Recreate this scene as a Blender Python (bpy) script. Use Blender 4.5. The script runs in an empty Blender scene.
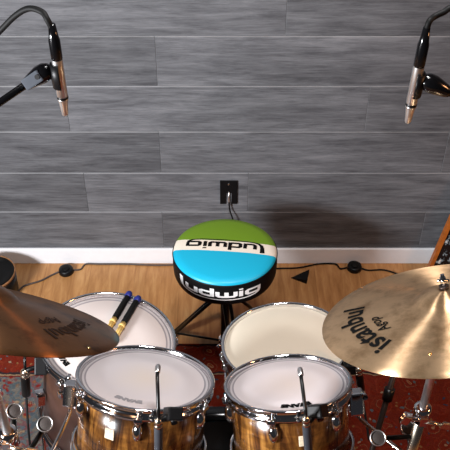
import bpy, bmesh, math, random
from mathutils import Vector, Matrix
random.seed(4)
PI = math.pi
S = bpy.context.scene
COL = S.collection
V = Vector

# ------------------------------------------------------------------ camera
H = 2.51; PITCH = math.radians(41.5); F = 840.0
cam = bpy.data.cameras.new('camera'); cam.sensor_width = 36; cam.lens = F * 36 / 450
cam.clip_start = .05
co = bpy.data.objects.new('camera', cam); COL.objects.link(co)
co.location = (0, 0, H); co.rotation_euler = (PI / 2 - PITCH, 0, 0)
S.camera = co
cs, sn = math.cos(PITCH), math.sin(PITCH)
def at(px, py, Y=None, Z=None):
    """measured point of the photograph -> place in the room at distance Y (or height Z)"""
    u = (px - 225) / F; v = (225 - py) / F
    d = V((u, cs + v * sn, -sn + v * cs))
    t = Y / d.y if Y is not None else (Z - H) / d.z
    return V((0, 0, H)) + d * t
WALL = 2.60

# ------------------------------------------------------------------ materials
def new_mat(name):
    m = bpy.data.materials.new(name); m.use_nodes = True
    nt = m.node_tree; b = nt.nodes['Principled BSDF']
    return m, nt, b
def N(nt, t, **kw):
    n = nt.nodes.new(t)
    for k, v in kw.items():
        if k in n.inputs.keys(): n.inputs[k].default_value = v
        else: setattr(n, k, v)
    return n
def coords(nt, scale=(1, 1, 1), kind='Object', rot=(0, 0, 0)):
    tc = N(nt, 'ShaderNodeTexCoord'); mp = N(nt, 'ShaderNodeMapping')
    mp.inputs['Scale'].default_value = scale; mp.inputs['Rotation'].default_value = rot
    nt.links.new(tc.outputs[kind], mp.inputs['Vector']); return mp.outputs['Vector']
def ramp(nt, fac, stops, interp='LINEAR'):
    r = N(nt, 'ShaderNodeValToRGB'); cr = r.color_ramp; cr.interpolation = interp
    while len(cr.elements) < len(stops): cr.elements.new(.5)
    for e, (p, c) in zip(cr.elements, stops): e.position = p; e.color = (*c, 1)
    nt.links.new(fac, r.inputs['Fac']); return r.outputs['Color']
def mix(nt, a, b, fac, mode='MIX'):
    m = N(nt, 'ShaderNodeMix', data_type='RGBA', blend_type=mode)
    for s, i in ((fac, 0), (a, 6), (b, 7)):
        if hasattr(s, 'is_output'): nt.links.new(s, m.inputs[i])
        else: m.inputs[i].default_value = s if i == 0 else (*s, 1)
    return m.outputs[2]
def math_(nt, op, a, b=0.0, c=0.0):
    m = N(nt, 'ShaderNodeMath', operation=op)
    for i, s in enumerate((a, b, c)):
        if hasattr(s, 'is_output'): nt.links.new(s, m.inputs[i])
        else: m.inputs[i].default_value = s
    return m.outputs[0]
def bump(nt, b, h, strength=.2, dist=.002):
    bp = N(nt, 'ShaderNodeBump', Strength=strength, Distance=dist)
    nt.links.new(h, bp.inputs['Height']); nt.links.new(bp.outputs[0], b.inputs['Normal'])
def plain(name, col, rough=.5, metal=0, var=.12, scale=40, coat=0, spec=.5):
    m, nt, b = new_mat(name)
    n = N(nt, 'ShaderNodeTexNoise', Scale=scale, Detail=3)
    nt.links.new(coords(nt), n.inputs['Vector'])
    c = ramp(nt, n.outputs['Fac'], [(.3, tuple(x * (1 - var) for x in col)), (.7, tuple(min(1, x * (1 + var)) for x in col))])
    nt.links.new(c, b.inputs['Base Color'])
    b.inputs['Roughness'].default_value = rough; b.inputs['Metallic'].default_value = metal
    b.inputs['Coat Weight'].default_value = coat; b.inputs['Specular IOR Level'].default_value = spec
    return m
M = {}
M['chrome'] = plain('chrome', (.78, .78, .80), .09, 1, .02)
M['steel'] = plain('brushed_steel', (.82, .81, .80), .33, 1, .04)
M['nickel'] = plain('nickel', (.85, .74, .60), .22, 1, .03)
M['brass'] = plain('brass', (.75, .52, .2), .2, 1, .05)
M['black_plastic'] = plain('black_plastic', (.004, .004, .0045), .42, 0, .1, spec=.2)
M['black_metal'] = plain('black_metal', (.004, .004, .004), .3, 0, .1, spec=.3)
M['black_rubber'] = plain('black_rubber', (.004, .004, .004), .6, 0, .1, spec=.15)
M['black_gloss'] = plain('black_gloss', (.003, .003, .0035), .15, 0, .1)
M['grey_plastic'] = plain('grey_plastic', (.05, .056, .068), .65, 0, .08, spec=.12)
M['mic_grey'] = plain('mic_grey', (.032, .036, .044), .45, 0, .1)
M['baseboard'] = plain('white_paint', (.74, .74, .76), .5, 0, .02)
M['cream_badge'] = plain('cream_badge', (.75, .65, .48), .4, 0, .15, 200)
M['stick_wood'] = plain('pale_stick_wood', (.72, .5, .16), .45, 0, .1, 120)
M['blue_plastic'] = plain('blue_plastic', (.012, .018, .16), .4, 0, .1)
M['ink'] = plain('black_ink', (.005, .005, .005), .8, 0, .05, spec=.05)
M['ink_brown'] = plain('brown_ink', (.018, .009, .006), .7, 0, .1, spec=.1)
M['ink_grey'] = plain('grey_ink', (.33, .31, .32), .5, 0, .1)
M['white_print'] = plain('white_print', (.85, .85, .85), .5, 0, .03)
M['orange_wood'] = plain('orange_wood', (.36, .10, .015), .4, 0, .2, 60)
M['brown_rim'] = plain('brown_rim', (.20, .09, .035), .5, 0, .3, 60)
M['cable_grey'] = plain('cable_brown', (.045, .03, .026), .5, 0, .1)
M['dark_steel'] = plain('dark_steel', (.05, .035, .03), .3, .6, .1)
M['mesh_grey'] = plain('grey_mesh', (.042, .034, .031), .65, 0, .5, 900, spec=.2)

def wall_mat():
    m, nt, b = new_mat('grey_wood_planks')
    a = N(nt, 'ShaderNodeAttribute'); a.attribute_name = 'plank'
    tc = N(nt, 'ShaderNodeTexCoord')
    ad = N(nt, 'ShaderNodeVectorMath', operation='ADD')
    nt.links.new(tc.outputs['Object'], ad.inputs[0])
    ml = N(nt, 'ShaderNodeVectorMath', operation='SCALE', Scale=7.0)
    nt.links.new(a.outputs['Color'], ml.inputs[0]); nt.links.new(ml.outputs[0], ad.inputs[1])
    def nz(sc, scale, det, rough=.6, dist=0):
        mp = N(nt, 'ShaderNodeMapping'); mp.inputs['Scale'].default_value = sc
        nt.links.new(ad.outputs[0], mp.inputs['Vector'])
        n = N(nt, 'ShaderNodeTexNoise', Scale=scale, Detail=det, Roughness=rough, Distortion=dist)
        nt.links.new(mp.outputs[0], n.inputs['Vector']); return n.outputs['Fac']
    g1 = nz((1, 1, 8), 3.6, 9, .74, .3)
    g2 = nz((1.2, 1, 34), 8, 4, .65)
    g3 = nz((1, 1, 2.2), 2.0, 2)
    c = ramp(nt, g1, [(.26, (.036, .037, .042)), (.44, (.092, .095, .104)), (.58, (.132, .136, .147)), (.74, (.185, .189, .202))])
    c2 = ramp(nt, g2, [(.3, (.55, .55, .56)), (.5, (1, 1, 1)), (.75, (1.15, 1.15, 1.15))])
    c = mix(nt, c, c2, .75, 'MULTIPLY')
    c3 = ramp(nt, g3, [(.3, (.78, .78, .78)), (.7, (1.12, 1.12, 1.12))])
    c = mix(nt, c, c3, .7, 'MULTIPLY')
    sep = N(nt, 'ShaderNodeSeparateColor'); nt.links.new(a.outputs['Color'], sep.inputs[0])
    t = ramp(nt, sep.outputs[0], [(0, (.76, .76, .76)), (1, (1.16, 1.15, 1.15))])
    c = mix(nt, c, t, 1.0, 'MULTIPLY')
    c = mix(nt, (.42, .42, .42), c, a.outputs['Alpha'])     # plank bevels painted paler, standing in for light caught along the seams
    nt.links.new(c, b.inputs['Base Color']); b.inputs['Roughness'].default_value = .55
    b.inputs['Specular IOR Level'].default_value = .3
    bump(nt, b, g2, .15, .001)
    return m
def floor_mat():
    m, nt, b = new_mat('oak_floor')
    n1 = N(nt, 'ShaderNodeTexNoise', Scale=5, Detail=6, Roughness=.62, Distortion=.6)
    nt.links.new(coords(nt, (9, 1.1, 1)), n1.inputs['Vector'])
    n2 = N(nt, 'ShaderNodeTexNoise', Scale=2.0, Detail=2)
    nt.links.new(coords(nt, (4, 1, 1)), n2.inputs['Vector'])
    c = ramp(nt, n1.outputs['Fac'], [(.25, (.26, .112, .036)), (.5, (.395, .19, .068)), (.75, (.52, .285, .115))])
    c = mix(nt, c, ramp(nt, n2.outputs['Fac'], [(.35, (.85, .83, .8)), (.65, (1.05, 1.05, 1.05))]), .8, 'MULTIPLY')
    br = N(nt, 'ShaderNodeTexBrick', Scale=1.0); br.offset = .37
    br.inputs['Mortar Size'].default_value = .0012; br.inputs['Brick Width'].default_value = 1.6; br.inputs['Row Height'].default_value = .19
    br.inputs['Color1'].default_value = (1, 1, 1, 1); br.inputs['Color2'].default_value = (.9, .9, .88, 1); br.inputs['Mortar'].default_value = (.72, .68, .64, 1)
    nt.links.new(coords(nt, (1, 1, 1), 'Object', (0, 0, PI / 2)), br.inputs['Vector'])
    c = mix(nt, c, br.outputs['Color'], 1.0, 'MULTIPLY')
    nt.links.new(c, b.inputs['Base Color']); b.inputs['Roughness'].default_value = .42
    b.inputs['Specular IOR Level'].default_value = .35
    return m
def rug_mat():
    m, nt, b = new_mat('persian_rug')
    vec = coords(nt, (1, 1, 1))
    nz = N(nt, 'ShaderNodeTexNoise', Scale=22, Detail=3); nt.links.new(vec, nz.inputs['Vector'])
    wv = N(nt, 'ShaderNodeVectorMath', operation='SUBTRACT'); nt.links.new(nz.outputs['Color'], wv.inputs[0]); wv.inputs[1].default_value = (.5, .5, .5)
    w2 = N(nt, 'ShaderNodeVectorMath', operation='MULTIPLY_ADD'); nt.links.new(wv.outputs[0], w2.inputs[0]); w2.inputs[1].default_value = (.04, .04, .04); nt.links.new(vec, w2.inputs[2])
    wob = w2.outputs[0]
    v1 = N(nt, 'ShaderNodeTexVoronoi', Scale=11, Randomness=.5); nt.links.new(wob, v1.inputs['Vector'])
    field = ramp(nt, math_(nt, 'MULTIPLY', v1.outputs['Distance'], 1.5), [(0, (.40, .17, .06)), (.10, (.62, .50, .34)), (.15, (.19, .02, .014)), (.30, (.24, .03, .024)), (.38, (.42, .27, .16)), (.41, (.04, .03, .04)), (.44, (.20, .022, .014)), (.62, (.27, .05, .03)), (.7, (.17, .018, .012))], 'CONSTANT')
    sp = N(nt, 'ShaderNodeSeparateColor'); nt.links.new(v1.outputs['Color'], sp.inputs[0])
    v2 = N(nt, 'ShaderNodeTexVoronoi', Scale=36, Randomness=.85); nt.links.new(wob, v2.inputs['Vector'])
    sp2 = N(nt, 'ShaderNodeSeparateColor'); nt.links.new(v2.outputs['Color'], sp2.inputs[0])
    bits = ramp(nt, sp2.outputs[0], [(0, (.17, .22, .26)), (.30, (.30, .04, .035)), (.52, (.36, .19, .09)), (.68, (.45, .36, .27)), (.80, (.06, .10, .18)), (.90, (.30, .10, .07))], 'CONSTANT')
    v3 = N(nt, 'ShaderNodeTexVoronoi', Scale=70, Randomness=1); nt.links.new(wob, v3.inputs['Vector'])
    sp3 = N(nt, 'ShaderNodeSeparateColor'); nt.links.new(v3.outputs['Color'], sp3.inputs[0])
    speck = ramp(nt, sp3.outputs[1], [(0, (.13, .16, .18)), (.28, (.19, .21, .22)), (.42, (.34, .05, .04)), (.64, (.36, .25, .16)), (.80, (.10, .13, .18)), (.90, (.36, .30, .24))], 'CONSTANT')
    blue = ramp(nt, math_(nt, 'MULTIPLY', v1.outputs['Distance'], 1.5), [(0, (.40, .24, .10)), (.09, (.30, .04, .035)), (.19, (.42, .34, .26)), (.235, (.09, .12, .17)), (.27, (.17, .21, .24)), (.48, (.30, .05, .04)), (.54, (.17, .21, .24))], 'CONSTANT')
    blue = mix(nt, blue, bits, math_(nt, 'MULTIPLY', math_(nt, 'LESS_THAN', v2.outputs['Distance'], .34), .8))
    blue = mix(nt, blue, speck, .45)
    field = mix(nt, mix(nt, field, mix(nt, (.22, .03, .02), speck, .4), .2), (.42, .065, .018), .35)
    big = N(nt, 'ShaderNodeTexNoise', Scale=5.5, Detail=1); nt.links.new(vec, big.inputs['Vector'])
    s = N(nt, 'ShaderNodeSeparateXYZ'); nt.links.new(wob, s.inputs[0])
    ed = math_(nt, 'SUBTRACT', RUG[3] + .015, s.outputs[1])
    nb = math_(nt, 'MULTIPLY', math_(nt, 'SUBTRACT', big.outputs['Fac'], .5), .5)
    left = math_(nt, 'LESS_THAN', math_(nt, 'ADD', s.outputs[0], nb), -.42)
    c = mix(nt, field, blue, math_(nt, 'MULTIPLY', left, math_(nt, 'GREATER_THAN', ed, .17)))
    c = mix(nt, c, bits, math_(nt, 'LESS_THAN', v2.outputs['Distance'], .2))
    st = ramp(nt, math_(nt, 'MULTIPLY', ed, 4.0), [(0, (.20, .022, .012)), (.07, (.04, .02, .02)), (.10, (.22, .03, .02)), (.60, (.06, .05, .06)), (.63, (.42, .30, .2)), (.66, (.22, .03, .025))], 'CONSTANT')
    edge = math_(nt, 'MAXIMUM', math_(nt, 'LESS_THAN', ed, .028), math_(nt, 'MULTIPLY', math_(nt, 'GREATER_THAN', ed, .148), math_(nt, 'LESS_THAN', ed, .17)))
    c = mix(nt, c, st, edge)
    fz = N(nt, 'ShaderNodeTexNoise', Scale=260, Detail=2); nt.links.new(vec, fz.inputs['Vector'])
    c = mix(nt, c, ramp(nt, fz.outputs['Fac'], [(.3, (.7, .7, .7)), (.7, (1.15, 1.15, 1.15))]), .8, 'MULTIPLY')
    hs = N(nt, 'ShaderNodeGamma', Gamma=1.18); nt.links.new(c, hs.inputs['Color']); c = mix(nt, hs.outputs['Color'], (.52, .48, .44), 1.0, 'MULTIPLY')
    nt.links.new(c, b.inputs['Base Color']); b.inputs['Roughness'].default_value = .95
    b.inputs['Specular IOR Level'].default_value = .1
    bump(nt, b, fz.outputs['Fac'], .4, .002)
    return m
def koa_mat():
    m, nt, b = new_mat('figured_amber_wood')
    n1 = N(nt, 'ShaderNodeTexNoise', Scale=9, Detail=4, Roughness=.6, Distortion=1.2)
    nt.links.new(coords(nt, (3.2, 3.2, .5)), n1.inputs['Vector'])
    n2 = N(nt, 'ShaderNodeTexNoise', Scale=24, Detail=2, Distortion=.8)
    nt.links.new(coords(nt, (.7, .7, 2.6)), n2.inputs['Vector'])
    c = ramp(nt, n1.outputs['Fac'], [(.32, (.012, .004, .002)), (.46, (.07, .025, .006)), (.58, (.20, .085, .018)), (.72, (.40, .20, .05))])
    c = mix(nt, c, ramp(nt, n2.outputs['Fac'], [(.35, (.55, .5, .45)), (.65, (1.2, 1.15, 1.1))]), .7, 'MULTIPLY')
    nt.links.new(c, b.inputs['Base Color']); b.inputs['Roughness'].default_value = .2
    b.inputs['Coat Weight'].default_value = .6; b.inputs['Coat Roughness'].default_value = .06
    return m
def head_mat(name, base, rings, R, tint=(1, 1, 1)):
    m, nt, b = new_mat(name)
    vec = coords(nt)
    s = N(nt, 'ShaderNodeSeparateXYZ'); nt.links.new(vec, s.inputs[0])
    r = math_(nt, 'SQRT', math_(nt, 'ADD', math_(nt, 'POWER', s.outputs[0], 2), math_(nt, 'POWER', s.outputs[1], 2)))
    n = N(nt, 'ShaderNodeTexNoise', Scale=7, Detail=4); nt.links.new(vec, n.inputs['Vector'])
    # wear in the middle where the sticks hit
    c = ramp(nt, math_(nt, 'ADD', math_(nt, 'DIVIDE', r, R), math_(nt, 'MULTIPLY', math_(nt, 'SUBTRACT', n.outputs['Fac'], .5), .35)),
             [(.0, tuple(x * t for x, t in zip(base, tint))), (.55, base), (1, base)])
    for (r0, r1, col, f) in rings:
        inr = math_(nt, 'MULTIPLY', math_(nt, 'GREATER_THAN', r, r0 * R), math_(nt, 'LESS_THAN', r, r1 * R))
        c = mix(nt, c, col, math_(nt, 'MULTIPLY', inr, f))
    nt.links.new(c, b.inputs['Base Color']); b.inputs['Roughness'].default_value = .5
    b.inputs['Specular IOR Level'].default_value = .3
    return m
def cymbal_mat(name, base, dark, rough, blotch):
    m, nt, b = new_mat(name)
    vec = coords(nt)
    n = N(nt, 'ShaderNodeTexNoise', Scale=blotch, Detail=5, Roughness=.65); nt.links.new(vec, n.inputs['Vector'])
    s = N(nt, 'ShaderNodeSeparateXYZ'); nt.links.new(vec, s.inputs[0])
    r = math_(nt, 'SQRT', math_(nt, 'ADD', math_(nt, 'POWER', s.outputs[0], 2), math_(nt, 'POWER', s.outputs[1], 2)))
    cx = N(nt, 'ShaderNodeCombineXYZ'); nt.links.new(r, cx.inputs[0])
    g = N(nt, 'ShaderNodeTexNoise', Scale=420, Detail=2); nt.links.new(cx.outputs[0], g.inputs['Vector'])
    c = ramp(nt, n.outputs['Fac'], [(.3, dark), (.52, base), (.75, tuple(min(1, x * 1.15) for x in base))])
    nt.links.new(c, b.inputs['Base Color']); b.inputs['Metallic'].default_value = .9; b.inputs['Specular IOR Level'].default_value = .3
    b.inputs['Roughness'].default_value = rough
    b.inputs['Anisotropic'].default_value = 1.0; b.inputs['Anisotropic Rotation'].default_value = .25
    tg = N(nt, 'ShaderNodeTangent', direction_type='RADIAL', axis='Z')
    nt.links.new(tg.outputs[0], b.inputs['Tangent'])
    bump(nt, b, g.outputs['Fac'], .12, .0006)
    return m
def throne_mat():
    m, nt, b = new_mat('throne_vinyl')
    vec = coords(nt, (1, 1, 1), 'Object', (0, 0, math.radians(5.5)))
    s = N(nt, 'ShaderNodeSeparateXYZ'); nt.links.new(vec, s.inputs[0])
    y = math_(nt, 'ADD', math_(nt, 'MULTIPLY', s.outputs[1], 2.0), .5)
    c = ramp(nt, y, [(0, (.004, .36, .55)), (.5 + 2 * (-.0175), (.74, .66, .56)), (.5 + 2 * (.0405), (.125, .235, .008))], 'CONSTANT')
    nt.links.new(c, b.inputs['Base Color']); b.inputs['Roughness'].default_value = .42
    n = N(nt, 'ShaderNodeTexNoise', Scale=300, Detail=2); nt.links.new(vec, n.inputs['Vector'])
    bump(nt, b, n.outputs['Fac'], .1, .0005)
    return m
def panel_mat():
    m, nt, b = new_mat('black_flecked_gloss')
    v = N(nt, 'ShaderNodeTexNoise', Scale=38, Detail=4, Roughness=.6); nt.links.new(coords(nt, (1, 1, .7)), v.inputs['Vector'])
    c = ramp(nt, v.outputs['Fac'], [(.0, (.004, .004, .005)), (.54, (.006, .006, .008)), (.60, (.25, .32, .36)), (.68, (.8, .75, .7))])
    nt.links.new(c, b.inputs['Base Color']); b.inputs['Roughness'].default_value = .15
    return m
RUG = (-1.7, 1.7, -.3, 2.135)
M['wall'] = wall_mat(); M['floor'] = floor_mat(); M['rug'] = rug_mat(); M['koa'] = koa_mat()
M['cym_bright'] = cymbal_mat('bronze_bright', (.82, .545, .31), (.45, .265, .13), .32, 16)
M['cym_dark'] = cymbal_mat('bronze_dark', (.27, .125, .052), (.07, .031, .016), .36, 14)
M['throne'] = throne_mat(); M['panel'] = panel_mat()
M['walnut'] = plain('walnut', (.05, .024, .017), .3, 0, .35, 14, coat=.2)
M['shaded_shell'] = plain('shade_dark_wood', (.005, .003, .002), .3, 0, .3, 20, coat=.3)  # shell wood painted near black in place of the shade on it

# ------------------------------------------------------------------ mesh helpers
class MB:
    def __init__(s): s.v = []; s.f = []; s.sm = []
    def add(s, vs, fs, smooth=True):
        o = len(s.v); s.v += [V(v) for v in vs]; s.f += [tuple(i + o for i in f) for f in fs]; s.sm += [smooth] * len(fs); return s
    def box(s, c, d, mat=None, bev=0):
        bm = bmesh.new(); bmesh.ops.create_cube(bm, size=1)
        for v in bm.verts: v.co = V((v.co.x * d[0], v.co.y * d[1], v.co.z * d[2]))
        if bev: bmesh.ops.bevel(bm, geom=bm.edges[:], offset=bev, segments=2, affect='EDGES', profile=.6)
        bm.verts.index_update()
        vs = [(mat @ v.co if mat else v.co) + V(c) for v in bm.verts]
        fs = [[v.index for v in f.verts] for f in bm.faces]; bm.free()
        return s.add(vs, fs, False)
    def lathe(s, prof, n=64, mat=None, close=False, smooth=True, arc=None):
        """prof: (r, z) list; turned about z; mat 4x4 optional"""
        vs = []; m = len(prof)
        for i in range(n):
            a = arc[0] + (arc[1] - arc[0]) * i / (n - 1) if arc else 2 * PI * i / n
            for r, z in prof:
                p = V((r * math.cos(a), r * math.sin(a), z)); vs.append(mat @ p if mat else p)
        fs = []
        seg = m if close else m - 1
        for i in range(n):
            if arc and i == n - 1: break
            j = (i + 1) % n
            for k in range(seg):
                l = (k + 1) % m
                fs.append((i * m + k, j * m + k, j * m + l, i * m + l))
        if arc and close: fs += [tuple(range(m)), tuple(range((n - 1) * m, n * m))]
        return s.add(vs, fs, smooth)
    def tube(s, pts, r, n=10, caps=True):
        """round bar along points; r a number or one per point"""
        pts = [V(p) for p in pts]; rs = r if isinstance(r, (list, tuple)) else [r] * len(pts)
        vs = []; fs = []; prev = None
        for i, p in enumerate(pts):
            t = (pts[min(i + 1, len(pts) - 1)] - pts[max(i - 1, 0)])
            t = t.normalized() if t.length > 1e-9 else V((0, 0, 1))
            if prev is None: u = t.orthogonal().normalized()
            else:
                u = prev - t * prev.dot(t); u = u.normalized() if u.length > 1e-6 else t.orthogonal().normalized()
            prev = u; w = t.cross(u)
            for k in range(n):
                a = 2 * PI * k / n; vs.append(p + (u * math.cos(a) + w * math.sin(a)) * rs[i])
        for i in range(len(pts) - 1):
            for k in range(n):
                l = (k + 1) % n; fs.append((i * n + k, i * n + l, (i + 1) * n + l, (i + 1) * n + k))
        s.add(vs, fs)
        if caps:
            s.add(vs[:n], [tuple(range(n - 1, -1, -1))], False); s.add(vs[-n:], [tuple(range(n))], False)
        return s
    def build(s, name, mat, parent=None, loc=None, rot=None, doubles=True):
        me = bpy.data.meshes.new(name); me.from_pydata(s.v, [], s.f)
        for p, q in zip(me.polygons, s.sm): p.use_smooth = q
        me.materials.append(M[mat] if isinstance(mat, str) else mat)
        bm = bmesh.new(); bm.from_mesh(me)
        if doubles: bmesh.ops.remove_doubles(bm, verts=bm.verts, dist=1e-6)
        bmesh.ops.recalc_face_normals(bm, faces=bm.faces[:])
        bm.to_mesh(me); bm.free()
        o = bpy.data.objects.new(name, me); COL.objects.link(o)
        if parent: o.parent = parent
        if loc is not None: o.location = loc
        if rot is not None: o.rotation_euler = rot
        return o
def spline(pts, k=8):
    pts = [V(p) for p in pts]; out = []
    for i in range(len(pts) - 1):
        p0 = pts[max(i - 1, 0)]; p1 = pts[i]; p2 = pts[i + 1]; p3 = pts[min(i + 2, len(pts) - 1)]
        for j in range(k):
            t = j / k
            out.append(.5 * ((2 * p1) + (p2 - p0) * t + (2 * p0 - 5 * p1 + 4 * p2 - p3) * t * t + (3 * p1 - p0 - 3 * p2 + p3) * t ** 3))
    out.append(pts[-1]); return out
def frame(c, n, up=(0, 1, 0)):
    """4x4 with z along n; x kept level with the room's x where it can be"""
    n = V(n).normalized(); x = V((1, 0, 0)); x = x - n * x.dot(n)
    if x.length < .1: x = n.orthogonal()
    x.normalize(); y = n.cross(x)
    m = Matrix((x, y, n)).transposed().to_4x4(); m.translation = V(c); return m
def along(a, b):
    a, b = V(a), V(b); return frame(a, b - a)
def tag(o, label, cat, group=None, kind=None):
    if label: o['label'] = label
    if cat: o['category'] = cat
    if group: o['group'] = group
    if kind: o['kind'] = kind
    return o
def thing(name, label, cat, m=None, group=None):
    o = bpy.data.objects.new(name, None); COL.objects.link(o); o.empty_display_size = .05
    if m is not None: o.matrix_world = m
    return tag(o, label, cat, group)
def T(x, y, z): return Matrix.Translation((x, y, z))
def struct(o): o['kind'] = 'structure'; return o

# text: built-in letter outlines turned into a flat mesh (verts, faces) in the x-y plane, centred
def letters(body, size, bold=0.0, shear=0.0, space=1.0):
    cu = bpy.data.curves.new('t', 'FONT'); cu.body = body; cu.size = size; cu.offset = bold; cu.shear = shear
    cu.space_character = space; cu.align_x = 'CENTER'; cu.align_y = 'CENTER'; cu.resolution_u = 3
    o = bpy.data.objects.new('t', cu); COL.objects.link(o)
    dg = bpy.context.evaluated_depsgraph_get(); dg.update(); me = bpy.data.meshes.new_from_object(o.evaluated_get(dg))
    bm = bmesh.new(); bm.from_mesh(me); bmesh.ops.triangulate(bm, faces=bm.faces[:])
    bm.verts.index_update()
    vs = [v.co.copy() for v in bm.verts]; fs = [[v.index for v in f.verts] for f in bm.faces]; bm.free()
    bpy.data.objects.remove(o); bpy.data.curves.remove(cu); bpy.data.meshes.remove(me)
    return vs, fs

# ------------------------------------------------------------------ the room
mb = MB(); mb.box((0, .3, -.05), (6.4, 5.2, .1))
struct(mb.build('floor', 'floor'))
def wx(px, py): return at(px, py, WALL).x
def wz(py): return at(225, py, WALL).z
rows = [wz(y) for y in (36.1, 86.1, 131.7, 172.8, 211.7)]
dz = rows[0] - rows[1]
zs = [rows[0] + dz * k for k in range(9, 0, -1)] + rows + [rows[-1] - dz, rows[-1] - 2 * dz, -.02]
zs = [z for i, z in enumerate(zs) if i == 0 or zs[i - 1] > z]
jt = {  # joints measured in the rows in view
    0: [wx(286, 20)], 1: [wx(156, 60)], 2: [wx(67, 110), wx(367, 110)], 3: [wx(160, 152), wx(445, 152)],
    4: [wx(86, 192), wx(248, 192)], 5: [wx(163, 230), wx(422, 230)]}
me = bpy.data.meshes.new('wall_back'); bm = bmesh.new(); lay = bm.loops.layers.float_color.new('plank')
zi0 = [i for i, z in enumerate(zs) if abs(z - rows[0]) < 1e-6][0]
shades = {(1, 0): .35, (1, 1): .75, (2, 0): .3, (2, 1): .75, (2, 2): .5, (3, 0): .25, (3, 1): .6, (4, 0): .22, (4, 1): .75, (4, 2): .55, (0, 1): .35, (0, 0): .6}
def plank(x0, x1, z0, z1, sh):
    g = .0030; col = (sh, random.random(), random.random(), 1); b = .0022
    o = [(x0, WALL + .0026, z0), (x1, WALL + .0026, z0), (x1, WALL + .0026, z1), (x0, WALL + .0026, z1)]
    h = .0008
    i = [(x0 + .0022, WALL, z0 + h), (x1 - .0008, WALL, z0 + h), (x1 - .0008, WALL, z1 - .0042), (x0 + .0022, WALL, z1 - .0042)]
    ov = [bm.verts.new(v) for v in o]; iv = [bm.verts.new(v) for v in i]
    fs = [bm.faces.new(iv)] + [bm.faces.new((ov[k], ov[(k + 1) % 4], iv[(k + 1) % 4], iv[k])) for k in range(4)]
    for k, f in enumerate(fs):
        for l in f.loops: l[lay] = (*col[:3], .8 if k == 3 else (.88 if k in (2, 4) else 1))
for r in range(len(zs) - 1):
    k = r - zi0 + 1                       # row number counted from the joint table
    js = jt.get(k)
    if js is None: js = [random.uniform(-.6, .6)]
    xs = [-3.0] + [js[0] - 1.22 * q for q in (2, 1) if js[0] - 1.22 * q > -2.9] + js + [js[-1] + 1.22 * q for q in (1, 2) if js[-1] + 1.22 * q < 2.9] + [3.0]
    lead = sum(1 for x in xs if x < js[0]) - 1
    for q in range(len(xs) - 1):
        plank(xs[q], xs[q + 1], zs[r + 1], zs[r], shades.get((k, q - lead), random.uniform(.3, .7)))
v = [bm.verts.new(p) for p in ((-3, WALL + .004, -.02), (3, WALL + .004, -.02), (3, WALL + .004, zs[0]), (-3, WALL + .004, zs[0]),
                               (-3, WALL + .12, -.02), (3, WALL + .12, -.02), (3, WALL + .12, zs[0]), (-3, WALL + .12, zs[0]))]
for f in ((0, 1, 2, 3), (5, 4, 7, 6), (4, 0, 3, 7), (1, 5, 6, 2), (3, 2, 6, 7), (4, 5, 1, 0)):
    ff = bm.faces.new([v[i] for i in f])
    for l in ff.loops: l[lay] = (.3, .2, .3, 1)
bmesh.ops.recalc_face_normals(bm, faces=bm.faces[:])
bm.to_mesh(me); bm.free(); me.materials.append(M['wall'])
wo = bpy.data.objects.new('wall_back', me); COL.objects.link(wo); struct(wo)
bbz = wz(247.6)
mb = MB(); mb.box((0, WALL - .006, bbz / 2), (6, .012, bbz), bev=.002); struct(mb.build('baseboard_back', 'baseboard'))
mb = MB(); mb.box(((RUG[0] + RUG[1]) / 2, (RUG[2] + RUG[3]) / 2, .003), (RUG[1] - RUG[0], RUG[3] - RUG[2], .006))
tag(mb.build('rug', 'rug'), 'red and grey-blue patterned oriental rug spread under the whole drum kit', 'rug')
RZ = .006

# ------------------------------------------------------------------ things by the wall
pc = at(228.8, 192.3, WALL - .003)
t = thing('wall_plate', 'small black slotted plate on the grey plank wall above the stool', 'wall plate', T(pc.x, WALL, pc.z))
mb = MB()
mb.box((-.023, -.003, 0), (.024, .006, .118), bev=.0015); mb.box((.023, -.003, 0), (.024, .006, .118), bev=.0015)
mb.box((0, -.003, .028), (.026, .006, .062), bev=.0015)
mb.build('plate', 'black_plastic', t)
mb = MB(); mb.lathe([(0, .0095), (.003, .009), (.0042, .006), (.0042, .004)], 12, Matrix.Rotation(PI / 2, 4, 'X') @ T(0, .045, 0)); mb.build('screw', 'chrome', t)['label'] = 'bright screw head'
mb = MB(); mb.tube([(0, -.006, .004), (0, -.009, -.03), (.001, -.011, -.062)], .0026, 8); mb.build('peg', 'steel', t)['label'] = 'thin silver peg in the slot'
p0 = at(229, 205, WALL - .018)
cb = spline([(p0.x, WALL - .011, p0.z + .008), at(230, 211, WALL - .018), at(233, 220, WALL - .03), at(238, 240, WALL - .03), at(243, 258, WALL - .03), at(240, 262, Z=.004)], 6)
tag(MB().tube(cb, .0032, 8).build('cable', 'black_rubber'), 'short black cable dropping from the wall plate behind the stool', 'cable')

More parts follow.
